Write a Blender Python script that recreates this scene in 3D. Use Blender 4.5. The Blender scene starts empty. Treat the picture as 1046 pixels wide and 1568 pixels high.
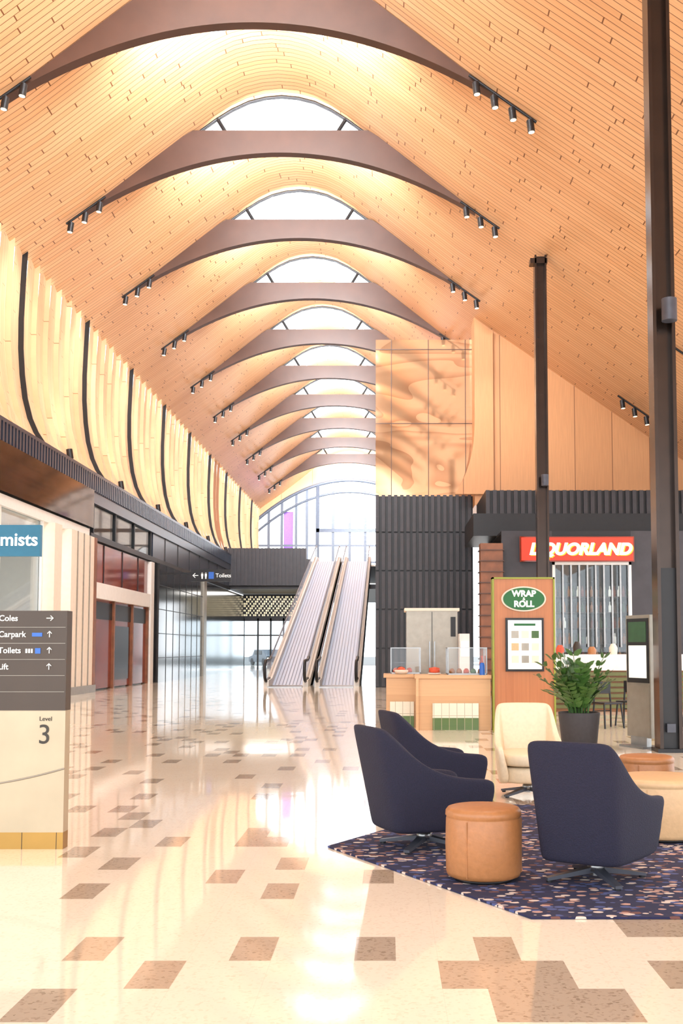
import bpy, math, random
from mathutils import Vector, Matrix
random.seed(4)
S=bpy.context.scene
COL=S.collection

def lin(r,g,b):
    def f(c):
        c/=255.0
        return c/12.92 if c<=0.04045 else ((c+0.055)/1.055)**2.4
    return (f(r),f(g),f(b),1)

# ------------------------------------------------------------ materials
def newmat(name):
    m=bpy.data.materials.new(name); m.use_nodes=True
    nt=m.node_tree; nt.nodes.clear()
    out=nt.nodes.new('ShaderNodeOutputMaterial')
    return m,nt,out
def pm(name,c,rough=0.5,metal=0.0,var=0.12,scale=8,bump=0.0,emit=None,es=0,spec=0.5):
    m,nt,out=newmat(name)
    b=nt.nodes.new('ShaderNodeBsdfPrincipled')
    tc=nt.nodes.new('ShaderNodeTexCoord')
    n=nt.nodes.new('ShaderNodeTexNoise'); n.inputs['Scale'].default_value=scale; n.inputs['Detail'].default_value=4
    nt.links.new(tc.outputs['Object'],n.inputs['Vector'])
    r=nt.nodes.new('ShaderNodeValToRGB')
    c=lin(*c)
    r.color_ramp.elements[0].position=0.3; r.color_ramp.elements[1].position=0.7
    r.color_ramp.elements[0].color=(c[0]*(1-var),c[1]*(1-var),c[2]*(1-var),1)
    r.color_ramp.elements[1].color=(min(1,c[0]*(1+var)),min(1,c[1]*(1+var)),min(1,c[2]*(1+var)),1)
    nt.links.new(n.outputs['Fac'],r.inputs['Fac'])
    nt.links.new(r.outputs['Color'],b.inputs['Base Color'])
    b.inputs['Roughness'].default_value=rough; b.inputs['Metallic'].default_value=metal
    b.inputs['Specular IOR Level'].default_value=spec
    if emit:
        b.inputs['Emission Color'].default_value=lin(*emit); b.inputs['Emission Strength'].default_value=es
    if bump>0:
        bp=nt.nodes.new('ShaderNodeBump'); bp.inputs['Strength'].default_value=bump; bp.inputs['Distance'].default_value=0.02
        nt.links.new(n.outputs['Fac'],bp.inputs['Height']); nt.links.new(bp.outputs['Normal'],b.inputs['Normal'])
    nt.links.new(b.outputs[0],out.inputs[0])
    return m
def math_(nt,op,a,b=None,c=None):
    n=nt.nodes.new('ShaderNodeMath'); n.operation=op
    for i,v in enumerate((a,b,c)):
        if v is None: continue
        if isinstance(v,(int,float)): n.inputs[i].default_value=v
        else: nt.links.new(v,n.inputs[i])
    return n.outputs[0]
def planks(name,c1,c2,mort,order,width,row,gap,rough=0.4,grain=0.1,spec=0.5,joint=0.02):
    """boards running along axis order[0], stacked along order[1], random butt joints"""
    m,nt,out=newmat(name)
    b=nt.nodes.new('ShaderNodeBsdfPrincipled')
    tc=nt.nodes.new('ShaderNodeTexCoord')
    sp=nt.nodes.new('ShaderNodeSeparateXYZ'); nt.links.new(tc.outputs['Object'],sp.inputs[0])
    u=sp.outputs[order[0]]; v=sp.outputs[order[1]]
    vr=math_(nt,'DIVIDE',v,row); rid=math_(nt,'FLOOR',vr); vf=math_(nt,'FRACT',vr)
    wn=nt.nodes.new('ShaderNodeTexWhiteNoise'); wn.noise_dimensions='1D'; nt.links.new(rid,wn.inputs['W'])
    ur=math_(nt,'ADD',math_(nt,'DIVIDE',u,width),wn.outputs['Value'])
    uid=math_(nt,'FLOOR',ur); uf=math_(nt,'FRACT',ur)
    cb=nt.nodes.new('ShaderNodeCombineXYZ'); nt.links.new(rid,cb.inputs[0]); nt.links.new(uid,cb.inputs[1])
    w2=nt.nodes.new('ShaderNodeTexWhiteNoise'); w2.noise_dimensions='2D'; nt.links.new(cb.outputs[0],w2.inputs['Vector'])
    mx=nt.nodes.new('ShaderNodeMix'); mx.data_type='RGBA'; mx.inputs[6].default_value=lin(*c1); mx.inputs[7].default_value=lin(*c2)
    nt.links.new(w2.outputs['Value'],mx.inputs[0])
    g=math_(nt,'MAXIMUM',math_(nt,'LESS_THAN',vf,gap/row),math_(nt,'LESS_THAN',uf,joint/width))
    m2=nt.nodes.new('ShaderNodeMix'); m2.data_type='RGBA'; nt.links.new(g,m2.inputs[0]); nt.links.new(mx.outputs[2],m2.inputs[6]); m2.inputs[7].default_value=lin(*mort)
    c3=nt.nodes.new('ShaderNodeCombineXYZ'); nt.links.new(math_(nt,'MULTIPLY',u,0.8),c3.inputs[0]); nt.links.new(math_(nt,'MULTIPLY',v,18),c3.inputs[1]); nt.links.new(w2.outputs['Value'],c3.inputs[2])
    n=nt.nodes.new('ShaderNodeTexNoise'); n.inputs['Scale'].default_value=1.5; n.inputs['Detail'].default_value=4
    nt.links.new(c3.outputs[0],n.inputs['Vector'])
    mr=nt.nodes.new('ShaderNodeMapRange'); mr.inputs['From Min'].default_value=0.3; mr.inputs['From Max'].default_value=0.7
    mr.inputs['To Min'].default_value=1-grain; mr.inputs['To Max'].default_value=1+grain*0.4
    nt.links.new(n.outputs['Fac'],mr.inputs[0])
    sc=nt.nodes.new('ShaderNodeVectorMath'); sc.operation='SCALE'
    nt.links.new(m2.outputs[2],sc.inputs[0]); nt.links.new(mr.outputs[0],sc.inputs['Scale'])
    nt.links.new(sc.outputs[0],b.inputs['Base Color'])
    b.inputs['Roughness'].default_value=rough; b.inputs['Specular IOR Level'].default_value=spec
    nt.links.new(b.outputs[0],out.inputs[0])
    return m
def brickwood(name,c1,c2,mort,order,width,row,mortar,rough=0.4,grain=0.15,coat=0.0,spec=0.5):
    m,nt,out=newmat(name)
    b=nt.nodes.new('ShaderNodeBsdfPrincipled')
    tc=nt.nodes.new('ShaderNodeTexCoord')
    sp=nt.nodes.new('ShaderNodeSeparateXYZ'); cb=nt.nodes.new('ShaderNodeCombineXYZ')
    nt.links.new(tc.outputs['Object'],sp.inputs[0])
    nt.links.new(sp.outputs[order[0]],cb.inputs[0]); nt.links.new(sp.outputs[order[1]],cb.inputs[1])
    br=nt.nodes.new('ShaderNodeTexBrick')
    br.inputs['Scale'].default_value=1; br.inputs['Brick Width'].default_value=width
    br.inputs['Row Height'].default_value=row; br.inputs['Mortar Size'].default_value=mortar
    br.inputs['Mortar Smooth'].default_value=0.1
    br.inputs['Color1'].default_value=lin(*c1); br.inputs['Color2'].default_value=lin(*c2); br.inputs['Mortar'].default_value=lin(*mort)
    br.offset=0.0
    nt.links.new(cb.outputs[0],br.inputs['Vector'])
    mp=nt.nodes.new('ShaderNodeMapping'); mp.inputs['Scale'].default_value=(0.7,14,1)
    nt.links.new(cb.outputs[0],mp.inputs['Vector'])
    n=nt.nodes.new('ShaderNodeTexNoise'); n.inputs['Scale'].default_value=1.5; n.inputs['Detail'].default_value=5
    nt.links.new(mp.outputs[0],n.inputs['Vector'])
    mr=nt.nodes.new('ShaderNodeMapRange'); mr.inputs['From Min'].default_value=0.3; mr.inputs['From Max'].default_value=0.7
    mr.inputs['To Min'].default_value=1-grain; mr.inputs['To Max'].default_value=1+grain*.5
    nt.links.new(n.outputs['Fac'],mr.inputs[0])
    mx=nt.nodes.new('ShaderNodeVectorMath'); mx.operation='SCALE'
    nt.links.new(br.outputs['Color'],mx.inputs[0]); nt.links.new(mr.outputs[0],mx.inputs['Scale'])
    nt.links.new(mx.outputs[0],b.inputs['Base Color'])
    b.inputs['Roughness'].default_value=rough; b.inputs['Specular IOR Level'].default_value=spec
    nt.links.new(b.outputs[0],out.inputs[0])
    return m
def glassmat(name,tint=(1,1,1),gl=0.02,k=0.35):
    m,nt,out=newmat(name)
    t=nt.nodes.new('ShaderNodeBsdfTransparent'); t.inputs[0].default_value=(*tint,1)
    g=nt.nodes.new('ShaderNodeBsdfGlossy'); g.inputs['Roughness'].default_value=0.02
    fr=nt.nodes.new('ShaderNodeLayerWeight'); fr.inputs['Blend'].default_value=0.2
    f=math_(nt,'MULTIPLY_ADD',fr.outputs['Fresnel'],k,gl)
    mx=nt.nodes.new('ShaderNodeMixShader')
    nt.links.new(f,mx.inputs[0]); nt.links.new(t.outputs[0],mx.inputs[1]); nt.links.new(g.outputs[0],mx.inputs[2])
    nt.links.new(mx.outputs[0],out.inputs[0])
    return m
TX,TY,TX0,TY0=0.195,0.415,-0.1575,4.7225
def tilemat(name,c,c2,rough):
    m,nt,out=newmat(name)
    b=nt.nodes.new('ShaderNodeBsdfPrincipled')
    tc=nt.nodes.new('ShaderNodeTexCoord')
    v=nt.nodes.new('ShaderNodeTexVoronoi'); v.inputs['Scale'].default_value=70
    n=nt.nodes.new('ShaderNodeTexNoise'); n.inputs['Scale'].default_value=1.3; n.inputs['Detail'].default_value=3
    nt.links.new(tc.outputs['Object'],v.inputs['Vector']); nt.links.new(tc.outputs['Object'],n.inputs['Vector'])
    r=nt.nodes.new('ShaderNodeValToRGB')
    r.color_ramp.elements[0].position=0.0; r.color_ramp.elements[0].color=lin(*c2)
    r.color_ramp.elements[1].position=0.35; r.color_ramp.elements[1].color=lin(*c)
    nt.links.new(v.outputs['Color'],r.inputs['Fac'])
    mr=nt.nodes.new('ShaderNodeMapRange'); mr.inputs['To Min'].default_value=0.95; mr.inputs['To Max'].default_value=1.04
    nt.links.new(n.outputs['Fac'],mr.inputs[0])
    sp=nt.nodes.new('ShaderNodeSeparateXYZ'); nt.links.new(tc.outputs['Object'],sp.inputs[0])
    jx=math_(nt,'LESS_THAN',math_(nt,'FRACT',math_(nt,'DIVIDE',math_(nt,'SUBTRACT',sp.outputs[0],TX0),TX*2)),0.01)
    jy=math_(nt,'LESS_THAN',math_(nt,'FRACT',math_(nt,'DIVIDE',math_(nt,'SUBTRACT',sp.outputs[1],TY0),TY)),0.01)
    k=math_(nt,'MULTIPLY_ADD',math_(nt,'MAXIMUM',jx,jy),-0.07,mr.outputs[0])
    mx=nt.nodes.new('ShaderNodeVectorMath'); mx.operation='SCALE'
    nt.links.new(r.outputs['Color'],mx.inputs[0]); nt.links.new(k,mx.inputs['Scale'])
    nt.links.new(mx.outputs[0],b.inputs['Base Color'])
    b.inputs['Roughness'].default_value=rough; b.inputs['Specular IOR Level'].default_value=0.8
    bp=nt.nodes.new('ShaderNodeBump'); bp.inputs['Strength'].default_value=0.05; bp.inputs['Distance'].default_value=0.02
    nt.links.new(n.outputs['Fac'],bp.inputs['Height']); nt.links.new(bp.outputs['Normal'],b.inputs['Normal'])
    nt.links.new(b.outputs[0],out.inputs[0])
    return m

M={}
M['ceil']=planks('ceiling_wood_battens',(227,181,136),(218,168,122),(124,80,50),(0,1),2.6,0.2,0.02,rough=0.32,grain=0.10,joint=0.026)
M['lwall']=planks('curved_wall_planks',(229,191,152),(219,177,136),(146,100,68),(2,1),3.1,0.28,0.012,rough=0.4,grain=0.10,joint=0.02)
M['wallwood']=planks('timber_wall_panel',(202,148,102),(195,140,94),(132,86,54),(2,0),40,1.4,0.03,rough=0.45,grain=0.10,joint=0)
M['beam']=pm('dark_timber_beam',(74,48,37),0.42,0,0.12,1.2)
M['dwood']=pm('walnut_cladding',(124,76,50),0.45,0,0.2,4)
M['floor']=tilemat('terrazzo_cream',(237,224,205),(224,206,184),0.06)
M['floorb']=tilemat('terrazzo_brown',(180,162,142),(138,118,98),0.07)
M['black']=pm('black_metal',(26,25,28),0.4,0.2)
M['dark']=pm('dark_cladding',(50,46,50),0.42,0.1,0.15,3)
M['darkbrown']=pm('dark_steel_paint',(54,42,36),0.22,0.6,0.15,3)
M['slate']=pm('slate_blue_slats',(56,62,76),0.3,0.3,0.1)
M['marble']=pm('dark_polished_stone',(34,24,22),0.06,0.0,0.6,1.6)
M['blackstone']=pm('black_stone_panel',(36,36,38),0.12,0.0,0.35,1.5)
M['white']=pm('white_paint',(232,228,222),0.5,0,0.03)
M['cream']=pm('cream_plaster',(226,212,194),0.5,0,0.04)
M['glass']=glassmat('clear_glass')
M['dglass']=glassmat('shop_glass',(0.8,0.84,0.86),0.05,0.35)
M['navy']=pm('navy_fabric',(25,24,46),0.85,0,0.2,120,0.3)
M['creamf']=pm('cream_leather',(224,204,174),0.5,0,0.05,30,0.1)
M['table']=pm('beige_leather',(206,170,128),0.45,0,0.05,30,0.1)
M['tan']=pm('tan_leather',(166,110,66),0.42,0,0.08,30,0.12)
M['steel']=pm('brushed_steel',(150,150,150),0.3,0.9,0.1)
M['steelb']=pm('warm_stainless',(150,142,130),0.35,0.5,0.08)
M['belt']=pm('travelator_belt',(190,204,226),0.35,0.0,0.05,40)
M['beltg']=pm('travelator_groove',(140,152,172),0.35,0.2,0.05,40)
M['mull']=pm('window_frame_paint',(96,106,122),0.4,0.1,0.05)
M['brass']=pm('brass_panel',(176,160,134),0.35,0.3,0.08,2)
M['brassd']=pm('brass_plinth',(160,124,66),0.3,0.8,0.08,2)
M['totem']=pm('bronze_sign_face',(66,54,45),0.4,0.3,0.08,2)
M['txtw']=pm('sign_white_lettering',(250,248,240),0.5,0,0.0,1,emit=(255,255,250),es=0.4)
M['txtd']=pm('sign_dark_lettering',(50,42,34),0.5)
M['blue']=pm('sign_blue',(40,90,170),0.4,0,0.05,emit=(40,90,170),es=0.3)
M['chem']=pm('chemist_sign_blue',(48,108,136),0.35,0,0.05,emit=(50,115,145),es=0.2)
M['red']=pm('sign_red',(220,50,26),0.4,0,0.05,emit=(230,40,15),es=0.5)
M['darkred']=pm('shopfront_red',(122,50,34),0.1,0,0.3,1)
M['green']=pm('logo_green',(24,96,46),0.5,0,0.05)
M['dgreen']=pm('panel_dark_green',(46,84,48),0.3,0,0.2,6)
M['lime']=pm('lime_edge',(140,148,54),0.5,0,0.05)
M['signwood']=planks('kiosk_sign_timber',(186,120,76),(178,112,70),(152,88,52),(2,0),30,0.14,0.002,grain=0.1,joint=0)
M['blond']=planks('kiosk_blond_timber',(210,168,124),(202,158,114),(180,128,80),(0,2),20,0.3,0.002,grain=0.06,joint=0)
M['wtile']=brickwood('white_ceramic_tile',(228,224,206),(222,216,196),(180,172,150),(0,2),0.137,0.26,0.006,rough=0.2,grain=0.02)
M['gtile']=brickwood('olive_ceramic_tile',(88,114,58),(78,104,52),(150,144,110),(0,2),0.137,0.26,0.006,rough=0.2,grain=0.05)
M['olive']=pm('olive_slats',(92,96,46),0.4,0,0.1)
M['screen']=pm('display_screen',(236,236,228),0.3,0,0.0,1,emit=(255,252,244),es=0.35)
M['pot']=pm('charcoal_pot',(54,52,56),0.6,0,0.1,20)
M['leaf']=pm('leaf_green',(62,98,42),0.4,0,0.35,5)
M['soil']=pm('soil',(50,36,26),0.9,0,0.3,30,0.3)
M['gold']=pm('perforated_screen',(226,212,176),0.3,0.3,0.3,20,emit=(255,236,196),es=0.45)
M['lamp']=pm('lamp_lens',(255,240,215),0.3,0,0,1,emit=(255,235,200),es=3)
M['food']=pm('food_red',(200,80,50),0.5,0,0.3,10)
M['carp']=pm('car_paint',(60,66,76),0.2,0.5,0.05)
M['tyre']=pm('tyre_rubber',(25,25,25),0.8)
M['asphalt']=pm('asphalt',(90,88,86),0.9,0,0.1)
M['purple']=pm('purple_banner',(150,110,200),0.5,0,0.1,emit=(150,110,210),es=0.5)
M['grey']=pm('device_grey',(70,72,82),0.4,0.2)
M['yellow']=pm('sign_yellow',(240,200,40),0.4,0,0.05,emit=(240,200,40),es=0.3)

def rugmat():
    m,nt,out=newmat('rug_pattern')
    b=nt.nodes.new('ShaderNodeBsdfPrincipled'); b.inputs['Roughness'].default_value=0.95
    tc=nt.nodes.new('ShaderNodeTexCoord')
    mp=nt.nodes.new('ShaderNodeMapping'); mp.inputs['Scale'].default_value=(17,24,13); mp.inputs['Rotation'].default_value=(0,0,0.6)
    nt.links.new(tc.outputs['Object'],mp.inputs['Vector'])
    v=nt.nodes.new('ShaderNodeTexVoronoi'); v.inputs['Scale'].default_value=1; v.inputs['Randomness'].default_value=1
    nt.links.new(mp.outputs[0],v.inputs['Vector'])
    sp=nt.nodes.new('ShaderNodeSeparateColor'); nt.links.new(v.outputs['Color'],sp.inputs[0])
    r=nt.nodes.new('ShaderNodeValToRGB'); cr=r.color_ramp; cr.interpolation='CONSTANT'
    cr.elements[0].position=0; cr.elements[0].color=lin(32,32,66)
    cr.elements[1].position=0.36; cr.elements[1].color=lin(70,80,128)
    for p,c in ((0.56,(200,184,174)),(0.7,(104,68,64)),(0.82,(34,34,70)),(0.9,(180,142,130))):
        e=cr.elements.new(p); e.color=lin(*c)
    nt.links.new(sp.outputs[0],r.inputs['Fac'])
    d=math_(nt,'GREATER_THAN',v.outputs['Distance'],0.55)
    mx=nt.nodes.new('ShaderNodeMix'); mx.data_type='RGBA'; mx.inputs[7].default_value=lin(30,30,62)
    nt.links.new(d,mx.inputs[0]); nt.links.new(r.outputs[0],mx.inputs[6])
    nt.links.new(mx.outputs[2],b.inputs['Base Color']); nt.links.new(b.outputs[0],out.inputs[0])
    return m
M['rug']=rugmat()
def muralmat():
    m,nt,out=newmat('polished_timber_mural')
    b=nt.nodes.new('ShaderNodeBsdfPrincipled'); b.inputs['Metallic'].default_value=0.6; b.inputs['Roughness'].default_value=0.05
    tc=nt.nodes.new('ShaderNodeTexCoord')
    n=nt.nodes.new('ShaderNodeTexNoise'); n.inputs['Scale'].default_value=0.4; n.inputs['Detail'].default_value=0
    nt.links.new(tc.outputs['Object'],n.inputs['Vector'])
    n2=nt.nodes.new('ShaderNodeTexNoise'); n2.inputs['Scale'].default_value=0.3; n2.inputs['Detail'].default_value=2; n2.inputs['Distortion'].default_value=0.5
    mp=nt.nodes.new('ShaderNodeMapping'); mp.inputs['Rotation'].default_value=(0,0.6,0); mp.inputs['Scale'].default_value=(0.5,0,1.8)
    nt.links.new(tc.outputs['Object'],mp.inputs['Vector']); nt.links.new(mp.outputs[0],n2.inputs['Vector'])
    st=math_(nt,'FRACT',math_(nt,'MULTIPLY',n2.outputs['Fac'],9))
    r=nt.nodes.new('ShaderNodeValToRGB')
    r.color_ramp.elements[0].position=0.0; r.color_ramp.elements[0].color=lin(184,138,104)
    r.color_ramp.elements[1].position=0.45; r.color_ramp.elements[1].color=lin(212,168,130)
    nt.links.new(st,r.inputs['Fac']); nt.links.new(r.outputs[0],b.inputs['Base Color'])
    bp=nt.nodes.new('ShaderNodeBump'); bp.inputs['Strength'].default_value=0.05; bp.inputs['Distance'].default_value=0.1
    nt.links.new(n.outputs['Fac'],bp.inputs['Height']); nt.links.new(bp.outputs['Normal'],b.inputs['Normal'])
    nt.links.new(b.outputs[0],out.inputs[0]); return m
M['mural']=muralmat()

# ------------------------------------------------------------ mesh builder
import bmesh
class MB:
    def __init__(s): s.v=[];s.f=[];s.m=[];s.s=[];s.mats=[]
    def mi(s,k):
        if k not in s.mats: s.mats.append(k)
        return s.mats.index(k)
    def face(s,idx,k,sm=False): s.f.append(idx); s.m.append(s.mi(k)); s.s.append(sm)
    def quad(s,a,b,c,d,k):
        n=len(s.v); s.v+= [a,b,c,d]; s.face((n,n+1,n+2,n+3),k)
    def box(s,x0,x1,y0,y1,z0,z1,k):
        n=len(s.v)
        s.v+=[(x0,y0,z0),(x1,y0,z0),(x1,y1,z0),(x0,y1,z0),(x0,y0,z1),(x1,y0,z1),(x1,y1,z1),(x0,y1,z1)]
        for q in ((0,3,2,1),(4,5,6,7),(0,1,5,4),(1,2,6,5),(2,3,7,6),(3,0,4,7)): s.face(tuple(n+i for i in q),k)
    def tube(s,pts,r,k,n=10,caps=True):
        pts=[Vector(p) for p in pts]
        rs=r if isinstance(r,(list,tuple)) else [r]*len(pts)
        base=len(s.v); L=len(pts)
        prev=None
        for i,p in enumerate(pts):
            t=(pts[min(i+1,L-1)]-pts[max(i-1,0)])
            t.normalize()
            if prev is None: a=t.orthogonal().normalized()
            else: a=(prev-t*prev.dot(t)).normalized()
            prev=a; b=t.cross(a)
            for j in range(n):
                an=2*math.pi*j/n
                s.v.append(tuple(p+(a*math.cos(an)+b*math.sin(an))*rs[i]))
        for i in range(L-1):
            i2=i+1
            for j in range(n):
                s.face((base+i*n+j,base+i*n+(j+1)%n,base+i2*n+(j+1)%n,base+i2*n+j),k,True)
        if caps:
            for i,rev in ((0,True),(L-1,False)):
                q=len(s.v)
                for j in range(n): s.v.append(s.v[base+i*n+j])
                idx=list(range(q,q+n))
                if rev: idx.reverse()
                s.face(tuple(idx),k)
    def lathe(s,prof,k,c=(0,0),n=40):
        base=len(s.v)
        for r,z in prof:
            for j in range(n):
                a=2*math.pi*j/n; s.v.append((c[0]+r*math.cos(a),c[1]+r*math.sin(a),z))
        for i in range(len(prof)-1):
            kk=k[i] if isinstance(k,list) else k
            for j in range(n):
                s.face((base+i*n+j,base+i*n+(j+1)%n,base+(i+1)*n+(j+1)%n,base+(i+1)*n+j),kk,True)
    def prismY(s,poly,y0,y1,k):
        n=len(s.v); L=len(poly)
        for x,z in poly: s.v.append((x,y0,z))
        for x,z in poly: s.v.append((x,y1,z))
        s.face(tuple(range(n,n+L)),k); s.face(tuple(range(n+2*L-1,n+L-1,-1)),k)
        for i in range(L):
            j=(i+1)%L; s.face((n+i,n+L+i,n+L+j,n+j),k)
    def prismX(s,poly,x0,x1,k):
        n=len(s.v); L=len(poly)
        for y,z in poly: s.v.append((x0,y,z))
        for y,z in poly: s.v.append((x1,y,z))
        s.face(tuple(range(n,n+L)),k); s.face(tuple(range(n+2*L-1,n+L-1,-1)),k)
        for i in range(L):
            j=(i+1)%L; s.face((n+i,n+L+i,n+L+j,n+j),k)
    def obj(s,name,loc=(0,0,0),rz=0,bevel=0,sub=0,parent=None,recalc=True):
        me=bpy.data.meshes.new(name); me.from_pydata(s.v,[],s.f)
        for k in s.mats: me.materials.append(M[k])
        me.polygons.foreach_set('material_index',s.m); me.polygons.foreach_set('use_smooth',s.s)
        me.update()
        if recalc:
            bm=bmesh.new(); bm.from_mesh(me); bmesh.ops.recalc_face_normals(bm,faces=bm.faces); bm.to_mesh(me); bm.free()
        o=bpy.data.objects.new(name,me); COL.objects.link(o); o.location=loc; o.rotation_euler=(0,0,rz)
        if bevel:
            b=o.modifiers.new('bevel','BEVEL'); b.width=bevel; b.segments=3; b.limit_method='ANGLE'
        if sub:
            b=o.modifiers.new('sub','SUBSURF'); b.levels=sub; b.render_levels=sub
        if parent: o.parent=parent
        return o
def text(name,body,size,loc,k,parent=None,rot=(math.pi/2,0,0),align='LEFT',ext=0.004,bold=0.0,shear=0,sx=1):
    c=bpy.data.curves.new(name,'FONT'); c.body=body; c.size=size; c.extrude=ext; c.align_x=align; c.offset=bold; c.shear=shear
    c.materials.append(M[k]); o=bpy.data.objects.new(name,c); COL.objects.link(o)
    o.location=loc; o.rotation_euler=rot; o.scale=(sx,1,1)
    if parent: o.parent=parent
    return o
def area(name,loc,size,en,col=(1,.96,.9),rot=(0,0,0),sy=None,dirv=None):
    l=bpy.data.lights.new(name,'AREA'); l.energy=en; l.size=size; l.color=col
    if sy: l.shape='RECTANGLE'; l.size_y=sy
    o=bpy.data.objects.new(name,l); COL.objects.link(o); o.location=loc; o.rotation_euler=rot
    if dirv: o.rotation_euler=Vector(dirv).to_track_quat('-Z','Y').to_euler()
    return o

# ------------------------------------------------------------ vault
RX=-3.2; OW=2.75; XR=13.4
PR=[(0,18.1),(0.5,18.05),(1,17.92),(1.5,17.68),(2,17.36),(2.45,17.02),(2.75,16.8),(3.6,16.13),(4.2,15.65),(5,15.02),(5.6,14.55)]
def zc(x):
    d=abs(x-RX)
    if d>=5.6: return 14.55-0.7*(d-5.6)
    for (a,za),(b,zb) in zip(PR,PR[1:]):
        if a<=d<=b: return za+(zb-za)*(d-a)/(b-a)
BY=[24.62+6.68*k for k in range(-4,10)]
YEND=90.0
# skylight opening tapers towards the rear of each bay: (offset, half width)
TAPER=[(0.12,2.75),(1.5,2.0),(2.3,1.5),(3.0,0.0)]
xs=sorted(set([-10.85,-9.5]+[RX-p[0] for p in PR]+[RX+p[0] for p in PR]+[4,6,8,10,12,XR]))
rows=[(-12.0,0)]
for b in BY:
    for i,(o_,wd) in enumerate(TAPER):
        if b+o_>rows[-1][0] and b+o_<YEND: rows.append((b+o_,wd))
rows.append((YEND,0))
mb=MB()
for y,_ in rows:
    for x in xs: mb.v.append((x,y,zc(x)))
nx=len(xs)
for j in range(len(rows)-1):
    wd=rows[j][1]
    for i in range(nx-1):
        xm=(xs[i]+xs[i+1])/2
        if wd>0 and abs(xm-RX)<wd: continue
        mb.face((j*nx+i,j*nx+i+1,(j+1)*nx+i+1,(j+1)*nx+i),'ceil',True)
mb.obj('ceiling',recalc=False)
wn=0
for b in BY:
    if b+3>YEND or b<0: continue
    wn+=1
    w=MB()
    pts=[(RX+s*d,b+0.15,zc(RX+d)-0.03) for s,l in ((-1,[p[0] for p in reversed(PR) if p[0]<=OW]),(1,[p[0] for p in PR if 0<p[0]<=OW])) for d in l]
    w.tube(pts,0.055,'black',6)
    for s in (-1,1):
        w.tube([(RX+s*1.95,b+0.15,zc(RX+1.95)),(RX+s*1.65,b+0.15,16.9)],0.06,'black',6)
        w.tube([(RX+s*2.0,b+0.15,zc(RX+2.0)+.04),(RX+s*2.0,b+2.3,zc(RX+2.0)+.04)],0.04,'white',6)
    for p,q in zip(pts,pts[1:]):
        w.quad((p[0],b+.12,p[2]+.08),(q[0],b+.12,q[2]+.08),(q[0],b+3,q[2]+.08),(p[0],b+3,p[2]+.08),'glass')
    w.obj('window_%d'%wn)
for b in BY:
    if b>YEND: continue
    m=MB(); N=40; W=5.8
    top=[];bot=[]
    for i in range(N+1):
        d=-W+2*W*i/N
        zt=min(zc(RX+d)-0.01,16.85); zb=14.35+1.82*(1-(abs(d)/W)**2.0)
        bot.append((RX+d,min(zb,zt-0.02))); top.append((RX+d,zt))
    for i in range(N):
        m.prismY([bot[i],bot[i+1],top[i+1],top[i]],b-0.2,b+0.1,'beam')
    m.box(RX-2,RX+2,b+.1,b+.2,16.3,16.42,'black')  # strip added only to carry the ceiling fill light
    m.obj('roof_beam')
    if 10<b<86:
        area('ceiling_glow_fill',(RX,b+.26,16.45),4,1200,(.92,.96,1),sy=.12,dirv=(0,1,.34))  # added fill light, stands in for sky glow reflected on the ceiling

def tracklight(y,x0,sgn,n,light=True):
    m=MB(); sp=0.42
    L=sp*(n-1)
    def P(t): x=x0+sgn*t; return (x,y,zc(x)-0.12)
    m.tube([P(-0.15),P(L+0.15)],0.035,'black',6)
    for i in range(n):
        p=P(i*sp); x,yy,z=p
        m.tube([(x,yy,z),(x,yy,z-0.1)],0.02,'black',6)
        m.tube([(x,yy,z-0.07),(x+sgn*0.03,yy-0.03,z-0.36)],0.085,'black',12)
        m.tube([(x+sgn*0.03,yy-0.031,z-0.361),(x+sgn*0.031,yy-0.031,z-0.37)],0.07,'lamp',12)
    m.obj('track_spotlight')
    if light:
        l=bpy.data.lights.new('spot_light','SPOT'); l.energy=700; l.color=(1,0.95,0.88); l.spot_size=1.9; l.spot_blend=0.8; l.shadow_soft_size=0.15
        o=bpy.data.objects.new('ceiling_spot_lamp',l); COL.objects.link(o); px=P(L/2); o.location=(px[0],y-0.35,px[2]-0.5); o.rotation_euler=(0,sgn*-0.15,0)
for b in BY:
    if b<10 or b>86: continue
    tracklight(b-0.3,2.05 if b<30 else 2.3,1,4 if b<30 else 3,b<39)
    tracklight(b-0.3,RX-5.3,-1,3)
    if b<39: tracklight(b-0.3,8.3,1,3)

# ------------------------------------------------------------ floor
EX={(-9,6),(-9,4),(-7,-1),(-7,1),(-5,0),(-3,1),(-3,4),(-5,5),(-3,6),(0,1),(0,5),(-4,8),(-8,8),(-11,7),
    (3,1),(2,0),(3,0),(4,0),(4,-1),(3,-1),(5,-1),(7,0),(8,0),(8,-1),(7,2),(8,2),(9,2),(-5,8)}
m=MB()
X0=TX0-TX*72; Y0=TY0-TY*42; NX=139; NY=255
for j in range(NY+1):
    for i in range(NX+1): m.v.append((X0+i*TX,Y0+j*TY,0))
rnd=random.Random(11)
for j in range(NY):
    for i in range(NX):
        gi=i-72; gj=j-42
        r=rnd.random()
        if -14<=gi<=10 and gj<=8: br=(gi,gj) in EX
        else: br=((gi+gj)%2==0) and r<0.21
        m.face((j*(NX+1)+i,j*(NX+1)+i+1,(j+1)*(NX+1)+i+1,(j+1)*(NX+1)+i),'floorb' if br else 'floor')
m.obj('floor')
m=MB(); m.quad((-60,93.2,-0.02),(60,93.2,-0.02),(60,200,-0.02),(-60,200,-0.02),'asphalt'); m.obj('ground_carpark')

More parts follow.
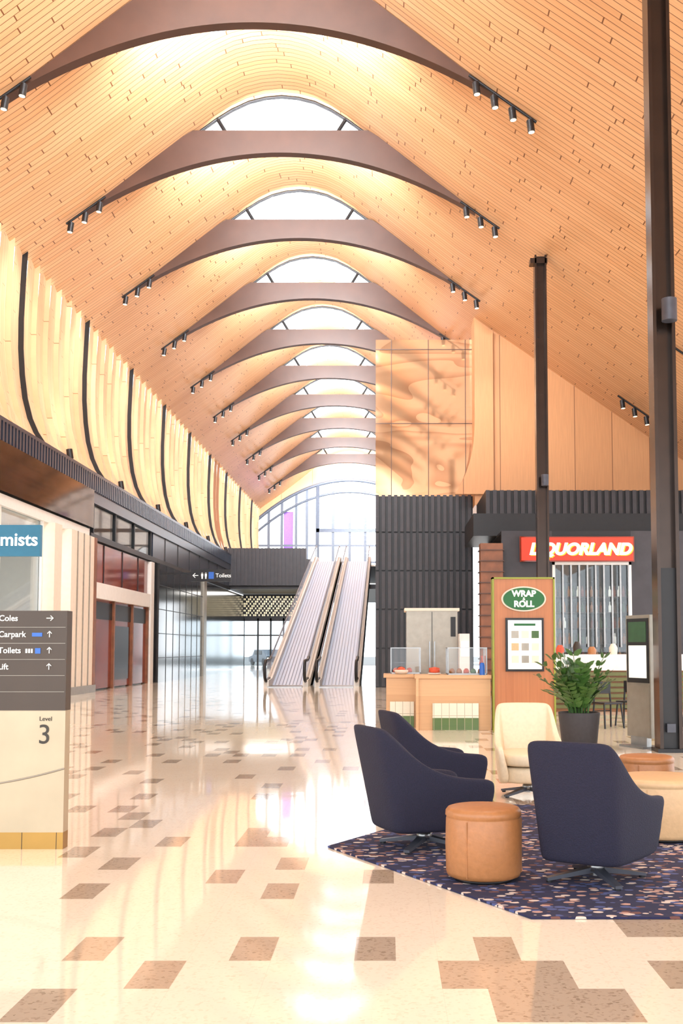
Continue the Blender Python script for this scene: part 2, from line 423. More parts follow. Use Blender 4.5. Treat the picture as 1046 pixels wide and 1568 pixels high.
# ------------------------------------------------------------ left curved wall
prof=[(-10.85,13.35),(-10.9,12.2),(-10.93,11.2),(-10.92,10.3),(-10.86,9.5),(-10.76,8.8),(-10.6,8.2),(-10.42,7.8),(-10.22,7.5)]
m=MB(); pw=6.68/6
y=BY[0]
OFF=.16
while y<YEND-0.1:
    y2=min(y+pw,YEND)
    n=len(m.v); L=len(prof)
    for yy,off in ((y,OFF),(y2,0.0)):
        for i,(x,z) in enumerate(prof):
            m.v.append((x+off*(1 if i<7 else 0.3),yy,z-(off*2.2 if i==0 else 0)))
    for i in range(L-1): m.face((n+i,n+i+1,n+L+i+1,n+L+i),'lwall',True)
    n=len(m.v)
    for i,(x,z) in enumerate(prof):
        m.v.append((x,y,z)); m.v.append((x+OFF*(1 if i<7 else .3),y,z))
    for i in range(L-1): m.face((n+2*i,n+2*i+1,n+2*i+3,n+2*i+2),'lwall')
    y=y2
m.obj('wall_left')
for b in BY:
    if b<5 or b>88: continue
    m=MB()
    n0=len(m.v)
    for i,(x,z) in enumerate(prof):
        m.v += [(x+0.0,b-.035,z),(x+.16,b-.035,z),(x+.16,b+.01,z),(x+0.0,b+.01,z)]
    for i in range(len(prof)-1):
        for q in range(4): m.face((n0+i*4+q,n0+i*4+(q+1)%4,n0+i*4+4+(q+1)%4,n0+i*4+4+q),'black')
    m.obj('trim_batten')
m=MB()
m.box(-11.3,-10.05,-6,69,7.4,7.5,'slate')
y=-6
while y<69:
    m.box(-10.2,-10.05,y,y+0.14,6.85,7.4,'slate'); y+=0.26
m.box(-10.3,-10.18,-6,69,6.85,7.4,'black')
m.box(-10.3,-10.02,-6,36.5,5.55,6.85,'marble')
m.box(-10.3,-10.1,36.5,69,6.45,6.85,'slate')
m.box(-10.3,-10.1,36.5,69,5.2,5.4,'black')
m.box(-10.26,-10.22,36.5,46.5,5.4,6.45,'dglass')
m.box(-10.26,-10.18,46.5,69,5.4,6.45,'slate')
for yy in range(37,69,3): m.box(-10.28,-10.16,yy,yy+.08,5.4,6.45,'black')
m.box(-14,-10.3,-6,69,6.85,6.95,'white')
m.box(-14.2,-14.0,36.5,69,0,6.85,'white')
m.obj('fascia_trim')
for b in BY:
    if b<15 or b>70: continue
    m=MB(); m.box(-10.3,-10.15,b+2.9,b+3.05,7.5,7.56,'black'); m.tube([(-10.2,b+3,7.55),(-10.25,b+3,7.85)],0.1,'black',12)
    m.obj('wall_uplight')
    l=bpy.data.lights.new('uplight','SPOT'); l.energy=150; l.color=(1,0.95,0.88); l.spot_size=2.4; l.spot_blend=1; l.shadow_soft_size=0.3
    o=bpy.data.objects.new('uplight_lamp',l); COL.objects.link(o); o.location=(-9.4,b+3,7.95)
    o.rotation_euler=Vector((-0.35,0,1)).to_track_quat('-Z','Y').to_euler()

m=MB()
m.box(-14.2,-14,8,36.4,0,6.8,'white'); m.box(-14,-10.3,7.8,8,0,6.8,'white')
m.box(-14,-10.4,8,36.3,5.42,5.5,'white')
m.box(-10.32,-10.1,8,36.3,5.2,5.5,'white')
for yy in (12,16,20,24,28,31.5): m.box(-10.3,-10.15,yy,yy+.12,0,5.2,'white')
m.box(-10.25,-10.22,12,31.5,0.1,5.2,'dglass')
m.box(-10.3,-10.12,12,31.5,0,0.12,'steel')
m.box(-10.4,-9.9,31.9,32.6,0,5.2,'cream'); m.box(-10.5,-9.9,33.6,36.5,0,5.2,'cream')
for yy in (34.2,34.9,35.6): m.box(-9.92,-9.87,yy,yy+.06,0,5.2,'steelb')
m.box(-9.93,-9.88,36.2,36.5,0,5.2,'dwood'); m.box(-9.93,-9.85,33.6,36.5,0,.25,'steelb')
m.box(-14,-10.4,36.2,36.4,0,5.2,'white')
for i in range(6):
    m.box(-13.9,-13.3,13+i*3,15.2+i*3,0,2.1,'white')
    for q in range(4): m.box(-13.4,-13.2,13.1+i*3,15.1+i*3,.4+q*.45,.62+q*.45,'chem' if (i+q)%3==0 else 'cream')
m.obj('shopfront_pharmacy')
m=MB()
m.box(-10.5,-10.1,36.7,36.95,0,5.2,'black')
m.box(-10.3,-10.2,37.0,45.6,3.75,5.15,'darkred')
for yy in (38.5,41.2,43.8): m.box(-10.2,-10.17,yy,yy+.05,3.75,5.15,'black')
m.box(-10.4,-10.05,37,45.6,3.2,3.75,'white')
m.box(-10.3,-10.2,37,45.6,0.05,3.2,'darkred')
m.box(-10.2,-10.18,37.2,45.3,2.5,3.1,'black')
m.box(-10.2,-10.18,40.1,42.5,0.3,2.3,'marble')
for yy in (37,39.8,42.7,45.4): m.box(-10.35,-10.1,yy,yy+.16,0,3.2,'dwood')
m.box(-10.3,-10.05,45.7,46.3,0,5.15,'white')
m.obj('shopfront_red')
m=MB()
m.box(-10.6,-9.9,46.6,57.5,0,5.15,'blackstone')
for i in range(1,5): m.box(-9.9,-9.885,46.6,57.5,i*1.05,i*1.05+.03,'black')
for i in range(1,7): m.box(-9.9,-9.885,46.6+i*1.55,46.63+i*1.55,0,5.15,'black')
m.box(-10.3,-9.8,57.5,58.3,0,5.15,'steelb')
m.box(-10.4,-10.1,58.3,75.7,0,5.15,'blackstone')
m.obj('stone_portal')
m=MB(); m.box(-9.15,-7.3,-.08,.08,-.28,.28,'black'); m.box(-9.88,-9.15,-.04,.04,.05,.13,'black')
m.box(-8.32,-8.08,-.1,-.08,-.16,.16,'blue')
o=m.obj('toilets_sign',(0,50,4.85))
text('sign_arrow','\u2190',0.36,(-9.1,-.1,-.12),'txtw',o)
m=MB()
for xx in (-8.62,-8.45):
    m.tube([(xx,-.1,.12),(xx,-.1,.13)],.035,'txtw',8); m.box(xx-.045,xx+.045,-.1,-.085,-.05,.08,'txtw'); m.box(xx-.03,xx-.005,-.1,-.085,-.16,-.05,'txtw'); m.box(xx+.005,xx+.03,-.1,-.085,-.16,-.05,'txtw')
m.obj('restroom_pictograms',parent=o)
text('sign_text','Toilets',0.26,(-8.0,-.1,-.09),'txtw',o)

m=MB()
m.box(-10.3,-5.25,69,69.3,5.5,7.9,'dark')
x=-10.3
while x<-5.3: m.box(x,x+.12,68.9,69,5.5,7.9,'dark'); x+=.24
m.box(-10.4,-.5,69.3,YEND,5.3,5.6,'dark')
m.box(-5.25,-5.0,69,YEND,5.3,7.2,'dark')
m.box(-4.9,-0.5,71.2,YEND,6.9,7.0,'cream')
m.obj('upper_floor_balcony')
m=MB()
m.box(-10.2,-5.0,75.9,76,3.6,5.28,'black')
for i in range(40):
    for j in range(9):
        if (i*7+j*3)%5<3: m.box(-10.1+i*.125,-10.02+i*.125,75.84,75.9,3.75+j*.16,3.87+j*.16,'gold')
for x in (-10.2,-9.2,-8.3,-7.4,-6.5,-5.6,-5.1): m.box(x,x+.12,75.9,76.02,0,3.6,'black')
m.box(-10.2,-5,75.9,76,3.4,3.6,'black'); m.box(-10.2,-5,75.92,75.95,2.35,2.45,'black')
m.box(-10.1,-5.1,75.95,75.97,0.05,3.4,'dglass')
m.obj('door_1')
m=MB()
m.prismX([(-2.1,.3),(2.1,.3),(2.15,.75),(1.3,.9),(.8,1.4),(-1.1,1.42),(-1.8,.95),(-2.1,.8)],-.85,.85,'carp')
m.box(-.87,.87,-1.0,.75,.95,1.32,'black')
for yy in (-1.35,1.35):
    for sx in (-.87,.7): m.tube([(sx,yy,.32),(sx+.18,yy,.32)],.32,'tyre',16)
m.box(-.8,-.5,-2.13,-2.1,.55,.7,'lamp'); m.box(.5,.8,-2.13,-2.1,.55,.7,'lamp')
m.obj('car',(-10.9,97,-.02),0.5,bevel=0.05)

m=MB()
def za(x): return 15.6-3.3*((x-RX)/7.7)**2
N=30
for i in range(N):
    x0=-10.95+(10.95+1.5)*i/N; x1=-10.95+(10.95+1.5)*(i+1)/N
    m.quad((x0,YEND,5.6),(x1,YEND,5.6),(x1,YEND,za(x1)),(x0,YEND,za(x0)),'glass')
    m.quad((x0,YEND-.1,za(x0)),(x1,YEND-.1,za(x1)),(x1,YEND-.1,18.2),(x0,YEND-.1,18.2),'ceil')
m.tube([(-10.95+12.45*i/N,YEND-.1,za(-10.95+12.45*i/N)) for i in range(N+1)],.14,'mull',6)
m.tube([(-10.95+12.45*i/N,YEND-.1,za(-10.95+12.45*i/N)-1.0) for i in range(N+1)],.1,'mull',6)
for x in (-10,-8.9,-7.7,-6.8,-4.6,-3.2,-1.9): m.box(x-.11,x+.11,YEND-.1,YEND,5.6,za(x),'mull')
m.box(-6.05,-5.75,YEND-.2,YEND,5.6,za(-5.9),'slate')
for z in (8.6,10.0): m.box(-10.9,1,YEND-.08,YEND-.02,z,z+.16,'mull')
m.box(-6,1,YEND-.2,YEND,11.2,11.5,'slate')
m.box(-8.8,-8.0,YEND+.5,YEND+.6,9,13,'purple')
m.obj('window_end')

# ------------------------------------------------------------ travelators
for (x0,x1) in ((-4.75,-3.05),(-2.8,-1.1)):
    m=MB()
    m.prismX([(42.6,0.0),(69.6,7.1),(71,7.1),(71,6.6),(69.6,6.5),(45.5,0.0)],x0,x1,'belt')
    m.box(x0+.2,x1-.2,40.8,42.6,0.0,0.03,'steel')
    for i in range(9):
        xx=x0+.3+(x1-x0-.6)*i/8
        m.prismX([(42.6,0.02),(69.6,7.12),(69.6,7.13),(42.6,0.035)],xx,xx+.02,'beltg')
    for xs_ in (x0,x1-.2):
        m.prismX([(41.3,0.0),(41.3,.25),(42.6,.3),(69.6,7.4),(70.8,7.4),(70.8,7.0),(69.6,6.7),(44,0.0)],xs_,xs_+.2,'white')
        m.prismX([(41.5,.25),(41.5,.9),(42.6,.98),(69.6,8.05),(70.5,8.05),(70.5,7.4),(69.6,7.4),(42.6,.3)],xs_+.09,xs_+.11,'glass')
        pts=[(xs_+.1,42.4,.3),(xs_+.1,41.3,.22)]
        for i in range(9):
            a=-math.pi/2-math.pi*i/8
            pts.append((xs_+.1,41.2+.38*math.cos(a),.62+.38*math.sin(a)))
        pts+=[(xs_+.1,42.4,1.02),(xs_+.1,43,1.12)]
        m.tube(pts,.06,'black',8)
        m.tube([(xs_+.1,43,1.12),(xs_+.1,69.6,8.1),(xs_+.1,70.6,8.12)],.035,'mull',8)
    m.obj('travelator')

# ------------------------------------------------------------ mural tower
m=MB()
m.box(-.47,3.25,41,YEND,0,7.28,'black')
for r in range(5):
    x=-.47
    while x<3.2:
        m.box(x,x+.13,40.9,41,r*1.47+.03,r*1.47+1.44,'dark'); x+=.235
m.obj('wall_ribbed')
m=MB()
m.box(-.47,3.4,41.05,YEND,7.28,13.4,'mural')
for x in (.12,1.55,2.98): m.box(x,x+.025,41.03,41.05,7.28,13.4,'beam')
for z in (10.1,13.0): m.box(-.47,3.4,41.03,41.05,z,z+.025,'beam')
m.obj('wall_mural')
m=MB()
def ztop(x): return zc(x)+.02
X=[3.25,4,5.6,7.2,8.8,10.4,12,13.3]
for a,b in zip(X,X[1:]):
    n=len(m.v)
    m.v+=[(a,40,6.8),(b,40,6.8),(b,40,ztop(b)),(a,40,ztop(a))]; m.face((n,n+1,n+2,n+3),'wallwood')
m.quad((3.25,40,6.8),(3.25,41.1,6.8),(3.25,41.1,ztop(3.25)),(3.25,40,ztop(3.25)),'wallwood')
fin=[]
for i in range(13):
    t=i/12; fin.append((3.25-0.75*(1-t)**2.6, 7.2+3.0*t))
for a,b in zip(fin,fin[1:]):
    m.prismY([(a[0],a[1]),(3.95,a[1]),(3.95,b[1]),(b[0],b[1])],39.85,40.02,'wallwood')
m.prismY([(3.25,10.2),(3.95,10.2),(3.95,13.35),(3.25,13.8)],39.85,40.02,'wallwood')
m.obj('wall_timber')
m=MB()
m.box(3.3,13.3,36.1,39.8,5.95,6.78,'black')
x=3.3
while x<13.2: m.box(x,x+.13,36.0,36.1,5.95,6.78,'dark'); x+=.235
m.box(2.85,13.3,35.7,39.8,5.2,5.95,'black')
m.obj('fascia_store')
m=MB()
m.box(2.9,3.6,33.6,34.2,0,4.75,'dwood')
for i in range(14): m.box(2.86,3.64,33.55,34.25,.1+i*.34,.13+i*.34,'beam')
m.box(3.6,13.3,38.6,38.7,0,5.18,'marble')
m.box(3.6,5.2,34,34.2,0,5.18,'dark')
m.box(7.7,13.3,34,34.2,0,5.18,'dark')
m.box(5.2,7.7,34,34.08,4.15,5.18,'black')
m.box(3.6,13.3,34.1,38.6,5.1,5.18,'black')
for i in range(10):
    x=5.25+i*.26; m.box(x,x+.05,34,34.1,1.5,4.15,'steel')
m.box(5.2,5.28,33.98,34.12,0,4.2,'white'); m.box(7.62,7.7,33.98,34.12,0,4.2,'white'); m.box(5.2,7.7,33.98,34.12,4.1,4.2,'white')
m.box(5.28,7.62,34.12,34.14,0,4.1,'dglass')
for q in range(6):
    m.box(4.4,8.6,37.8,38.4,.5+q*.55,.53+q*.55,'beam')
    for i in range(26):
        x=4.45+i*.16
        m.tube([(x,37.9,.53+q*.55),(x,37.9,.75+q*.55),(x,37.9,.8+q*.55),(x,37.9,.9+q*.55)],[.05,.05,.02,.02],random.choice(['dgreen','darkred','tan','screen','beam','black']),8)
m.obj('liquor_store')
m=MB(); m.box(-1.75,1.75,-.08,.08,-.36,.36,'red'); m.box(-1.8,1.8,-.04,.1,-.4,.4,'darkred')
o=m.obj('store_sign',(5.95,33.8,4.58))
text('sign_shadow','LIQUORLAND',0.5,(0.12,-.085,-.19),'yellow',o,align='CENTER',bold=.024,shear=.25,ext=.005)
text('sign_lettering','LIQUORLAND',0.5,(0.08,-.11,-.17),'txtw',o,align='CENTER',bold=.024,shear=.25,ext=.02)
m=MB()
m.box(3.55,13.3,25,25.9,.95,1.32,'white')
for i in range(7): m.box(3.6,13.3,25.0,25.1,.08+i*.125,.16+i*.125,'olive')
m.box(3.6,13.3,25.1,25.8,0,.95,'tan')
m.obj('cafe_counter')
m=MB()
for (x,h,k) in ((4.05,.22,'food'),(4.45,.3,'txtd'),(5.3,.25,'cream'),(5.7,.3,'chem'),(4.8,.18,'tan')):
    m.tube([(x,25.4,1.32),(x,25.4,1.32+h*.6),(x,25.4,1.32+h)],[.09,.1,.05],k,12)
m.obj('counter_jars')

def column(x,y,w,name='steel_column'):
    m=MB(); h=zc(x+.2)
    m.box(-w/2,-w/2+.05,-w/2,w/2,0,h,'darkbrown'); m.box(w/2-.05,w/2,-w/2,w/2,0,h,'darkbrown')
    m.box(-w/2+.05,w/2-.05,-.03,.03,0,h,'darkbrown')
    m.box(-w/2+.05,w/2-.05,-w/2+.08,-.03,0,2.6,'black')
    m.box(-w/2-.04,w/2+.04,-w/2-.04,w/2+.04,0,.05,'black')
    m.box(-.06,.06,-w/2-.01,-w/2+.08,.28,.4,'grey')
    m.box(-.3,.2,-w/2,w/2,h-.25,h-.1,'darkbrown')
    m.tube([(0,-w/2,6.3),(0,-w/2-.1,6.3)],.03,'grey',8)
    m.tube([(0.04,-w/2-.14,6.12),(0.04,-w/2-.14,6.44)],.11,'grey',16)
    m.obj(name,(x,y,0))
column(3.98,15.4,.32)
column(4.47,31.0,.34)

# ------------------------------------------------------------ kiosk
m=MB()
m.box(1.9,2.96,19.3,19.5,0,2.7,'signwood')
for a in ((1.87,1.9,0,2.73),(2.96,2.99,0,2.73),(1.87,2.99,2.7,2.73)): m.box(a[0],a[1],19.27,19.53,a[2],a[3],'lime')
m.box(2.1,2.78,19.24,19.3,1.05,2.0,'black'); m.box(2.14,2.74,19.23,19.25,1.09,1.96,'screen')
for r in range(3):
    for c in range(3):
        m.box(2.2+c*.18,2.33+c*.18,19.222,19.23,1.2+r*.22,1.33+r*.22,['cream','steelb','cream','table','steelb','cream','steelb','cream','leaf'][r*3+c])
m.box(2.25,2.63,19.222,19.23,1.86,1.9,'green')
NN=40
for rx,rz_,yy0,yy1,kk in ((.4,.225,19.26,19.3,'cream'),(.37,.2,19.24,19.26,'green')):
    n=len(m.v)
    for yy in (yy0,yy1):
        for i in range(NN):
            a=2*math.pi*i/NN; m.v.append((2.43+rx*math.cos(a),yy,2.34+rz_*math.sin(a)))
    m.face(tuple(range(n,n+NN)),kk)
    for i in range(NN): m.face((n+i,n+(i+1)%NN,n+NN+(i+1)%NN,n+NN+i),kk)
o=m.obj('menu_board')
text('logo_text_top','WRAP',.15,(2.43,19.235,2.385),'txtw',o,align='CENTER',bold=.006)
text('logo_text_mid','&',.08,(2.43,19.235,2.315),'txtw',o,align='CENTER')
text('logo_text_bottom','ROLL',.15,(2.43,19.235,2.2),'txtw',o,align='CENTER',bold=.006)
m=MB()
m.box(.52,1.84,19.4,20.3,0,.92,'blond'); m.box(.48,1.85,19.35,20.35,.92,.98,'blond')
m.box(.8,1.62,19.36,19.4,.22,.48,'wtile'); m.box(.8,1.62,19.36,19.4,.0,.22,'gtile')
m.box(-.03,.52,20.0,20.9,0,.92,'blond'); m.box(-.08,.5,19.95,20.95,.92,.98,'blond')
m.box(.04,.48,19.96,20.0,.22,.48,'wtile'); m.box(.04,.48,19.96,20.0,0,.22,'gtile')
m.box(.5,.55,19.34,19.4,0,.92,'blond')
m.box(-.03,.4,20.9,21.9,0,.92,'blond')
m.obj('kiosk_counter')
def case(x0,x1,y0,y1):
    m=MB()
    z0,z1=.985,1.46
    for x in (x0,x1-.02):
        for y in (y0,y1-.02): m.box(x,x+.02,y,y+.02,z0,z1,'steel')
    m.box(x0,x1,y0,y1,z1,z1+.015,'steel'); m.box(x0,x1,y0+.01,y0+.015,z0,z1,'glass'); m.box(x0+.01,x0+.015,y0,y1,z0,z1,'glass'); m.box(x1-.015,x1-.01,y0,y1,z0,z1,'glass')
    m.box(x0+.03,x1-.03,y0+.05,y1-.05,z0+.2,z0+.21,'glass')
    m.box(x0,x1,y0,y1,z0-.004,z0+.02,'steel')
    x=x0+.1
    while x<x1-.08:
        m.lathe([(.001,z0+.02),(.05,z0+.02),(.055,z0+.06),(.03,z0+.1),(.001,z0+.11)],random.choice(['food','tan','cream','leaf']),(x,(y0+y1)/2),12); x+=.13
    m.obj('glass_display_case')
case(.05,.62,20.4,20.9); case(1.08,1.8,19.6,20.15)
m=MB()
m.lathe([(.001,.985),(.1,.985),(.13,1.03),(.13,1.06),(.12,1.06),(.001,1.02)],'cream',(.25,20.15),24)
m.lathe([(.001,1.03),(.09,1.05),(.06,1.1),(.001,1.12)],'food',(.25,20.15),16)
m.obj('food_bowl')
m=MB()
m.lathe([(.001,.985),(.1,.985),(.12,1.0),(.12,1.01),(.02,1.01)],'white',(.85,19.8),24); m.lathe([(.02,1.01),(.1,1.02),(.1,1.1),(.001,1.12)],'food',(.85,19.8),20)
m.obj('cake_stand')
m=MB()
m.box(.38,1.42,22,22.8,0,2.22,'steelb'); m.box(.34,1.46,21.97,22.83,2.22,2.28,'cream')
m.box(.895,.905,21.98,22,0.05,2.2,'black'); m.box(.84,.86,21.94,21.98,.9,1.6,'steel'); m.box(.94,.96,21.94,21.98,.9,1.6,'steel')
m.box(1.28,1.38,21.98,22,1.7,2.1,'black')
m.obj('refrigerator')
m=MB(); m.box(1.42,1.62,21.4,21.88,.98,1.75,'white'); m.box(1.45,1.6,21.38,21.4,1.3,1.6,'screen'); m.box(1.4,1.85,21.35,21.88,0,.98,'blond'); m.obj('coffee_machine')
m=MB(); m.tube([(1.76,20.24,.98),(1.76,20.24,1.2),(1.76,20.24,1.25),(1.76,20.24,1.32)],[.05,.05,.02,.02],'food',12); m.obj('sauce_bottle')
m=MB(); m.tube([(1.7,19.5,.98),(1.7,19.5,1.15),(1.7,19.5,1.2)],[.05,.05,.03],'blue',12); m.obj('drink_bottle')

def cafechair(x,y,rz):
    m=MB()
    for sx in (-.18,.18):
        m.tube([(sx*1.15,.2,0),(sx,.16,.45),(sx*.95,.2,.82)],.018,'black',6); m.tube([(sx*1.15,-.22,0),(sx,-.16,.45)],.018,'black',6)
    m.box(-.2,.2,-.2,.2,.44,.47,'black')
    m.box(-.19,.19,.17,.2,.62,.84,'black')
    m.tube([(-.19,.2,.3),(.19,.2,.3)],.01,'black',6)
    m.obj('cafe_chair',(x,y,0),rz)
cafechair(4.05,20,0.4); cafechair(4.6,20.6,-0.6); cafechair(5.2,20.1,2.6)

m=MB()
m.box(-.3,.3,-.03,.03,.15,1.95,'steelb'); m.box(-.27,.27,-.04,-.03,.95,1.9,'black'); m.box(-.22,.22,-.045,-.04,1.55,1.85,'dgreen'); m.box(-.22,.22,-.045,-.04,1.02,1.5,'screen')
m.box(-.27,.27,-.036,-.03,.2,.92,'steelb')
m.box(-.3,.3,-.18,.18,0,.03,'steel'); m.box(-.2,.2,-.04,.04,.03,.16,'steel')
m.obj('digital_display_stand',(3.74,16.05,0),math.radians(-68))

m=MB()
m.lathe([(.001,0),(.24,0),(.255,.02),(.305,.5),(.305,.52),(.28,.52),(.275,.46),(.001,.46)],['pot','pot','pot','pot','pot','pot','soil'],n=40)
rr=random.Random(3)
for sidx in range(38):
    a=rr.uniform(0,2*math.pi); rad=rr.uniform(.02,.16); lean=rr.uniform(.05,.48); H=rr.uniform(.4,.95)
    p0=Vector((rad*math.cos(a),rad*math.sin(a),.46)); dr=Vector((math.cos(a),math.sin(a),0))
    pts=[p0+dr*lean*(t**1.8)+Vector((0,0,H*(t-.12*t*t*lean*3))) for t in [i/7 for i in range(8)]]
    m.tube(pts,[.013-.0012*i for i in range(8)],'leaf',5)
    for i in range(2,8):
        p=pts[i]; t=(pts[min(i+1,7)]-pts[i-1]).normalized()
        for sd in (-1,1):
            side=(t.cross(dr).normalized()*sd+t*.8+dr*rr.uniform(-.4,.4)).normalized()
            Ln=rr.uniform(.12,.19); wd=rr.uniform(.032,.046)
            nn=side.cross(t); nn=nn.normalized() if nn.length>.01 else Vector((0,0,1)); wv=side.cross(nn).normalized()
            n=len(m.v)
            L=[p,p+side*Ln*.3+wv*wd,p+side*Ln*.7+wv*wd*.8,p+side*Ln-nn*.01,p+side*Ln*.7-wv*wd*.8,p+side*Ln*.3-wv*wd]
            m.v+=[tuple(q) for q in L]; m.face(tuple(range(n,n+6)),'leaf')
m.obj('potted_plant',(2.82,16.0,0))

# ------------------------------------------------------------ rug + seating
m=MB(); R=2.42
poly=[(1.98+R*math.cos(math.pi*i/3),8.0+R*math.sin(math.pi*i/3)) for i in range(6)]
m.v+=[(x,y,0.002) for x,y in poly]+[(x,y,.014) for x,y in poly]
m.face((6,7,8,9,10,11),'rug')
for i in range(6): m.face((i,(i+1)%6,6+(i+1)%6,6+i),'rug')
m.obj('rug')

def ottoman(x,y,r,h,k,name):
    m=MB()
    pr=[(.001,.02),(r-.03,.02),(r-.008,.03),(r,.055)]
    pr+=[(r+.004,h*.5),(r,h-.075),(r-.003,h-.066),(r-.003,h-.06),(r+.004,h-.052),(r+.002,h-.025),(r-.012,h-.007),(r-.035,h),(.001,h+.004)]
    m.lathe(pr,k,n=48); m.lathe([(.001,0),(r-.05,0),(r-.05,.02),(.001,.02)],'black')
    for i in range(3):
        a=i*2.094; m.tube([((r+.003)*math.cos(a),(r+.003)*math.sin(a),.04),((r+.005)*math.cos(a),(r+.005)*math.sin(a),h-.07)],.003,k,6)
    m.obj(name,(x,y,.014))
ottoman(.6,6.87,.235,.45,'tan','ottoman')
ottoman(2.4,10.1,.25,.45,'tan','ottoman')
ottoman(2.1,8.4,.35,.46,'table','round_table')

def chair(x,y,rz,k,name='swivel_armchair',sc=1.0):
    par=bpy.data.objects.new(name,None); COL.objects.link(par); par.location=(x,y,.014); par.rotation_euler=(0,0,rz); par.scale=(sc,sc,1)
    ctrl=[(.33,.43),(.34,.27),(.34,.08),(.325,-.10),(.31,-.24),(.29,-.345),(.23,-.39),(0,-.40)]
    hts=[.50,.51,.53,.60,.73,.865,.885,.885]
    ctrl=ctrl+[(-a,b) for a,b in reversed(ctrl[:-1])]; hts=hts+list(reversed(hts[:-1]))
    m=MB(); loops=[]
    for (cx,cy),h in zip(ctrl,hts):
        back=max(0,min(1,(h-.56)/.3))
        if cy>-.2: nrm=Vector((1 if cx>0 else -1,0,0))
        elif abs(cx)>.28: nrm=Vector((.7 if cx>0 else -.7,-.7,0))
        else: nrm=Vector((0,-1,0))
        th=.07
        def pt(z,inner):
            f=(z-.14)/(h-.14)
            s_=.84+.16*f**0.8
            yy=cy*(.84+.16*f) if cy>0 else cy*(.80+.20*f)-back*.07*f
            p=Vector((cx*s_,yy,z))
            if inner: p-=nrm*th*inner
            return p
        zm=.14+(h-.14)*.6
        loops.append([pt(.14,0),pt(.17,-.12),pt(.30,-.05),pt(zm,0),pt(h-.02,0),pt(h,.15),pt(h,.85),pt(h-.02,1.0),pt(zm,1.1),pt(.30,1.3),pt(.14,1.3)])
    for lp in loops: m.v+=[tuple(p) for p in lp]
    K=11
    for i in range(len(loops)-1):
        for j in range(K):
            m.face((i*K+j,i*K+(j+1)%K,(i+1)*K+(j+1)%K,(i+1)*K+j),k,True)
    m.face(tuple(range(K)),k,True); n=(len(loops)-1)*K; m.face(tuple(range(n+K-1,n-1,-1)),k,True)
    m.obj('shell',parent=par,sub=2)
    def slab(z0,z1,s,nm,y1,sub=2):
        q=MB(); out=[(.28,y1),(.285,0),(.26,-.24),(.14,-.32),(-.14,-.32),(-.26,-.24),(-.285,0),(-.28,y1)]
        out=[(a*s,b*s if b<0 else b) for a,b in out]; n=len(out)
        for z,f in ((z0,.9),(z0+.02,1),(z1-.03,1),(z1,.93)):
            q.v+=[(a*f,b*f,z) for a,b in out]
        for r in range(3):
            for i in range(n): q.face((r*n+i,r*n+(i+1)%n,(r+1)*n+(i+1)%n,(r+1)*n+i),k,True)
        q.face(tuple(range(n-1,-1,-1)),k,True); q.face(tuple(range(3*n,4*n)),k,True)
        q.obj(nm,parent=par,sub=sub)
    slab(.135,.31,.95,'seat_base',.37); slab(.3,.44,.98,'seat_cushion',.43)
    q=MB(); q.tube([(0,0,.03),(0,0,.15)],.035,'steel',16)
    q.lathe([(.001,.06),(.06,.06),(.05,.1),(.036,.12)],'steel',n=20)
    for i in range(4):
        a=math.pi/4+i*math.pi/2
        R=Matrix.Rotation(a,3,'Z')
        n=len(q.v)
        for (xx,w,zz0,zz1) in ((.02,.03,.05,.085),(.33,.022,.012,.03)):
            for (yy,zz) in ((-w,zz0),(w,zz0),(w,zz1),(-w,zz1)): q.v.append(tuple(R@Vector((xx,yy,zz))))
        for j in range(4): q.face((n+j,n+(j+1)%4,n+4+(j+1)%4,n+4+j),'grey')
        q.face((n+4,n+5,n+6,n+7),'grey')
        q.tube([tuple(R@Vector((.31,0,0))),tuple(R@Vector((.31,0,.014)))],.02,'black',10)
    q.obj('star_base',parent=par)
    return par
D=math.radians
chair(.265,7.98,D(-68),'navy',sc=1.05)
chair(.41,9.85,D(-74),'navy',sc=1.03)
chair(1.38,10.75,D(178),'creamf')
chair(1.30,6.84,D(-32),'navy')
chair(3.35,9.6,D(100),'navy')

# ------------------------------------------------------------ directory totem
m=MB()
m.box(-.6,.6,0,.12,.0,.12,'brassd'); m.box(-.6,.6,-.0,.12,.12,1.0,'brass')
m.box(-.6,.6,-.005,.125,1.0,1.73,'totem')
for i in range(5): m.box(-.59,.59,-.009,-.005,1.135+i*.118,1.138+i*.118,'steelb')
pts=[(-.6+1.2*i/20,-.004,.42+.16*(i/20)**2.2) for i in range(21)]
m.tube(pts,.006,'steelb',5)
for xx in (.3,.55): m.box(xx,xx+.004,-.002,0,0,.12,'txtd')
o=m.obj('directory_sign',(-2.96,7.94,0))
rows=[('Coles','\u2192',1.655),('Carpark','\u2191',1.537),('Toilets','\u2191',1.419),('Lift','\u2191',1.3)]
for i,(t,a,z) in enumerate(rows):
    text('row_label_%d'%(i+1),t,.06,(.1,-.012,z),'txtw',o,ext=.001,bold=.0006)
q=MB()
for t,a,z in rows:
    cx,cz=.475,z+.02
    if a=='\u2192':
        q.tube([(cx-.025,-.012,cz),(cx+.025,-.012,cz)],.003,'txtw',5); q.tube([(cx+.005,-.012,cz+.018),(cx+.025,-.012,cz),(cx+.005,-.012,cz-.018)],.003,'txtw',5)
    else:
        q.tube([(cx,-.012,cz-.022),(cx,-.012,cz+.022)],.003,'txtw',5); q.tube([(cx-.016,-.012,cz+.005),(cx,-.012,cz+.022),(cx+.016,-.012,cz+.005)],.003,'txtw',5)
q.box(.37,.41,-.01,-.006,1.415,1.455,'blue'); q.box(.345,.42,-.01,-.006,1.54,1.568,'blue')
for xx in (.3,.32,.34): q.box(xx,xx+.012,-.01,-.006,1.42,1.45,'txtw')
q.obj('pictograms',parent=o)
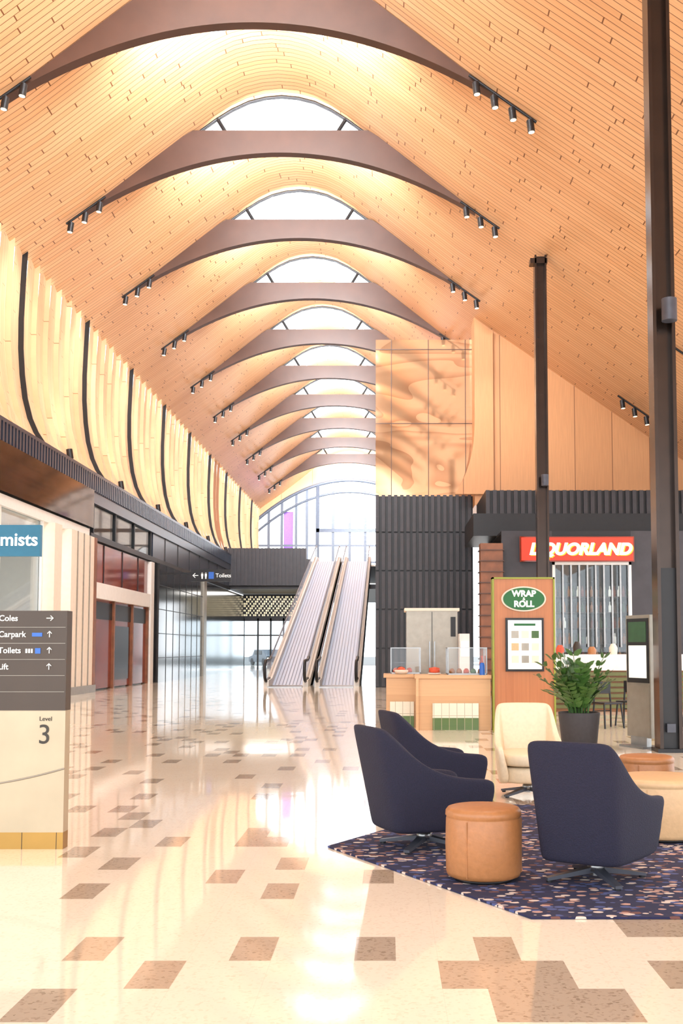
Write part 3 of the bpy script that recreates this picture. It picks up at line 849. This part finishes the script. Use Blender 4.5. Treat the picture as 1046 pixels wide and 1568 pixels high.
text('level_label','Level',.045,(.41,-.004,.925),'txtd',o,ext=.001)
text('level_number','3',.2,(.40,-.004,.76),'txtd',o,ext=.001)

m=MB(); m.box(-.83,.83,-.08,.08,-.38,.38,'chem'); m.box(-.86,-.83,-.05,.05,-.2,.2,'steel')
o=m.obj('pharmacy_blade_sign',(-9.23,26,4.06))
text('sign_text','Chemists',.44,(.78,-.09,-.12),'txtw',o,align='RIGHT',bold=.008)
m=MB()
for yy in range(-12,40,4): m.box(13.4,13.6,yy,yy+.3,0,6.8,'white')
m.box(13.4,13.6,-12,41,0,.4,'white')
m.quad((13.5,-12,.4),(13.5,40,.4),(13.5,40,6.8),(13.5,-12,6.8),'glass')
m.obj('wall_right')

area('pharmacy_ceiling_light',(-12.2,22,5.35),2.5,800,(1,1,1),sy=24)
area('store_ceiling_light',(6.6,36.3,5.0),6,90,(1,.85,.65),sy=2)
area('lobby_ceiling_light',(-7.6,73,5.2),4,200,sy=4)

# ------------------------------------------------------------ world, camera
w=bpy.data.worlds.new('World'); S.world=w; w.use_nodes=True
nt=w.node_tree; bg=nt.nodes['Background']
tc=nt.nodes.new('ShaderNodeTexCoord'); sp=nt.nodes.new('ShaderNodeSeparateXYZ'); r=nt.nodes.new('ShaderNodeValToRGB')
nt.links.new(tc.outputs['Generated'],sp.inputs[0]); nt.links.new(sp.outputs[2],r.inputs[0])
r.color_ramp.elements[0].position=0; r.color_ramp.elements[0].color=(.91,.96,1,1)
r.color_ramp.elements[1].position=.7; r.color_ramp.elements[1].color=(.81,.92,1,1)
nt.links.new(r.outputs[0],bg.inputs[0]); bg.inputs[1].default_value=3.95
cam=bpy.data.cameras.new('camera'); co=bpy.data.objects.new('camera',cam); COL.objects.link(co)
co.location=(0,0,1.45); co.rotation_euler=(math.radians(94),0,0)
cam.sensor_fit='AUTO'; cam.sensor_width=36; cam.lens=37.9; cam.shift_x=-.0453; cam.shift_y=.06; cam.clip_end=400
S.camera=co
S.view_settings.view_transform='Standard'
S.view_settings.exposure=0.22
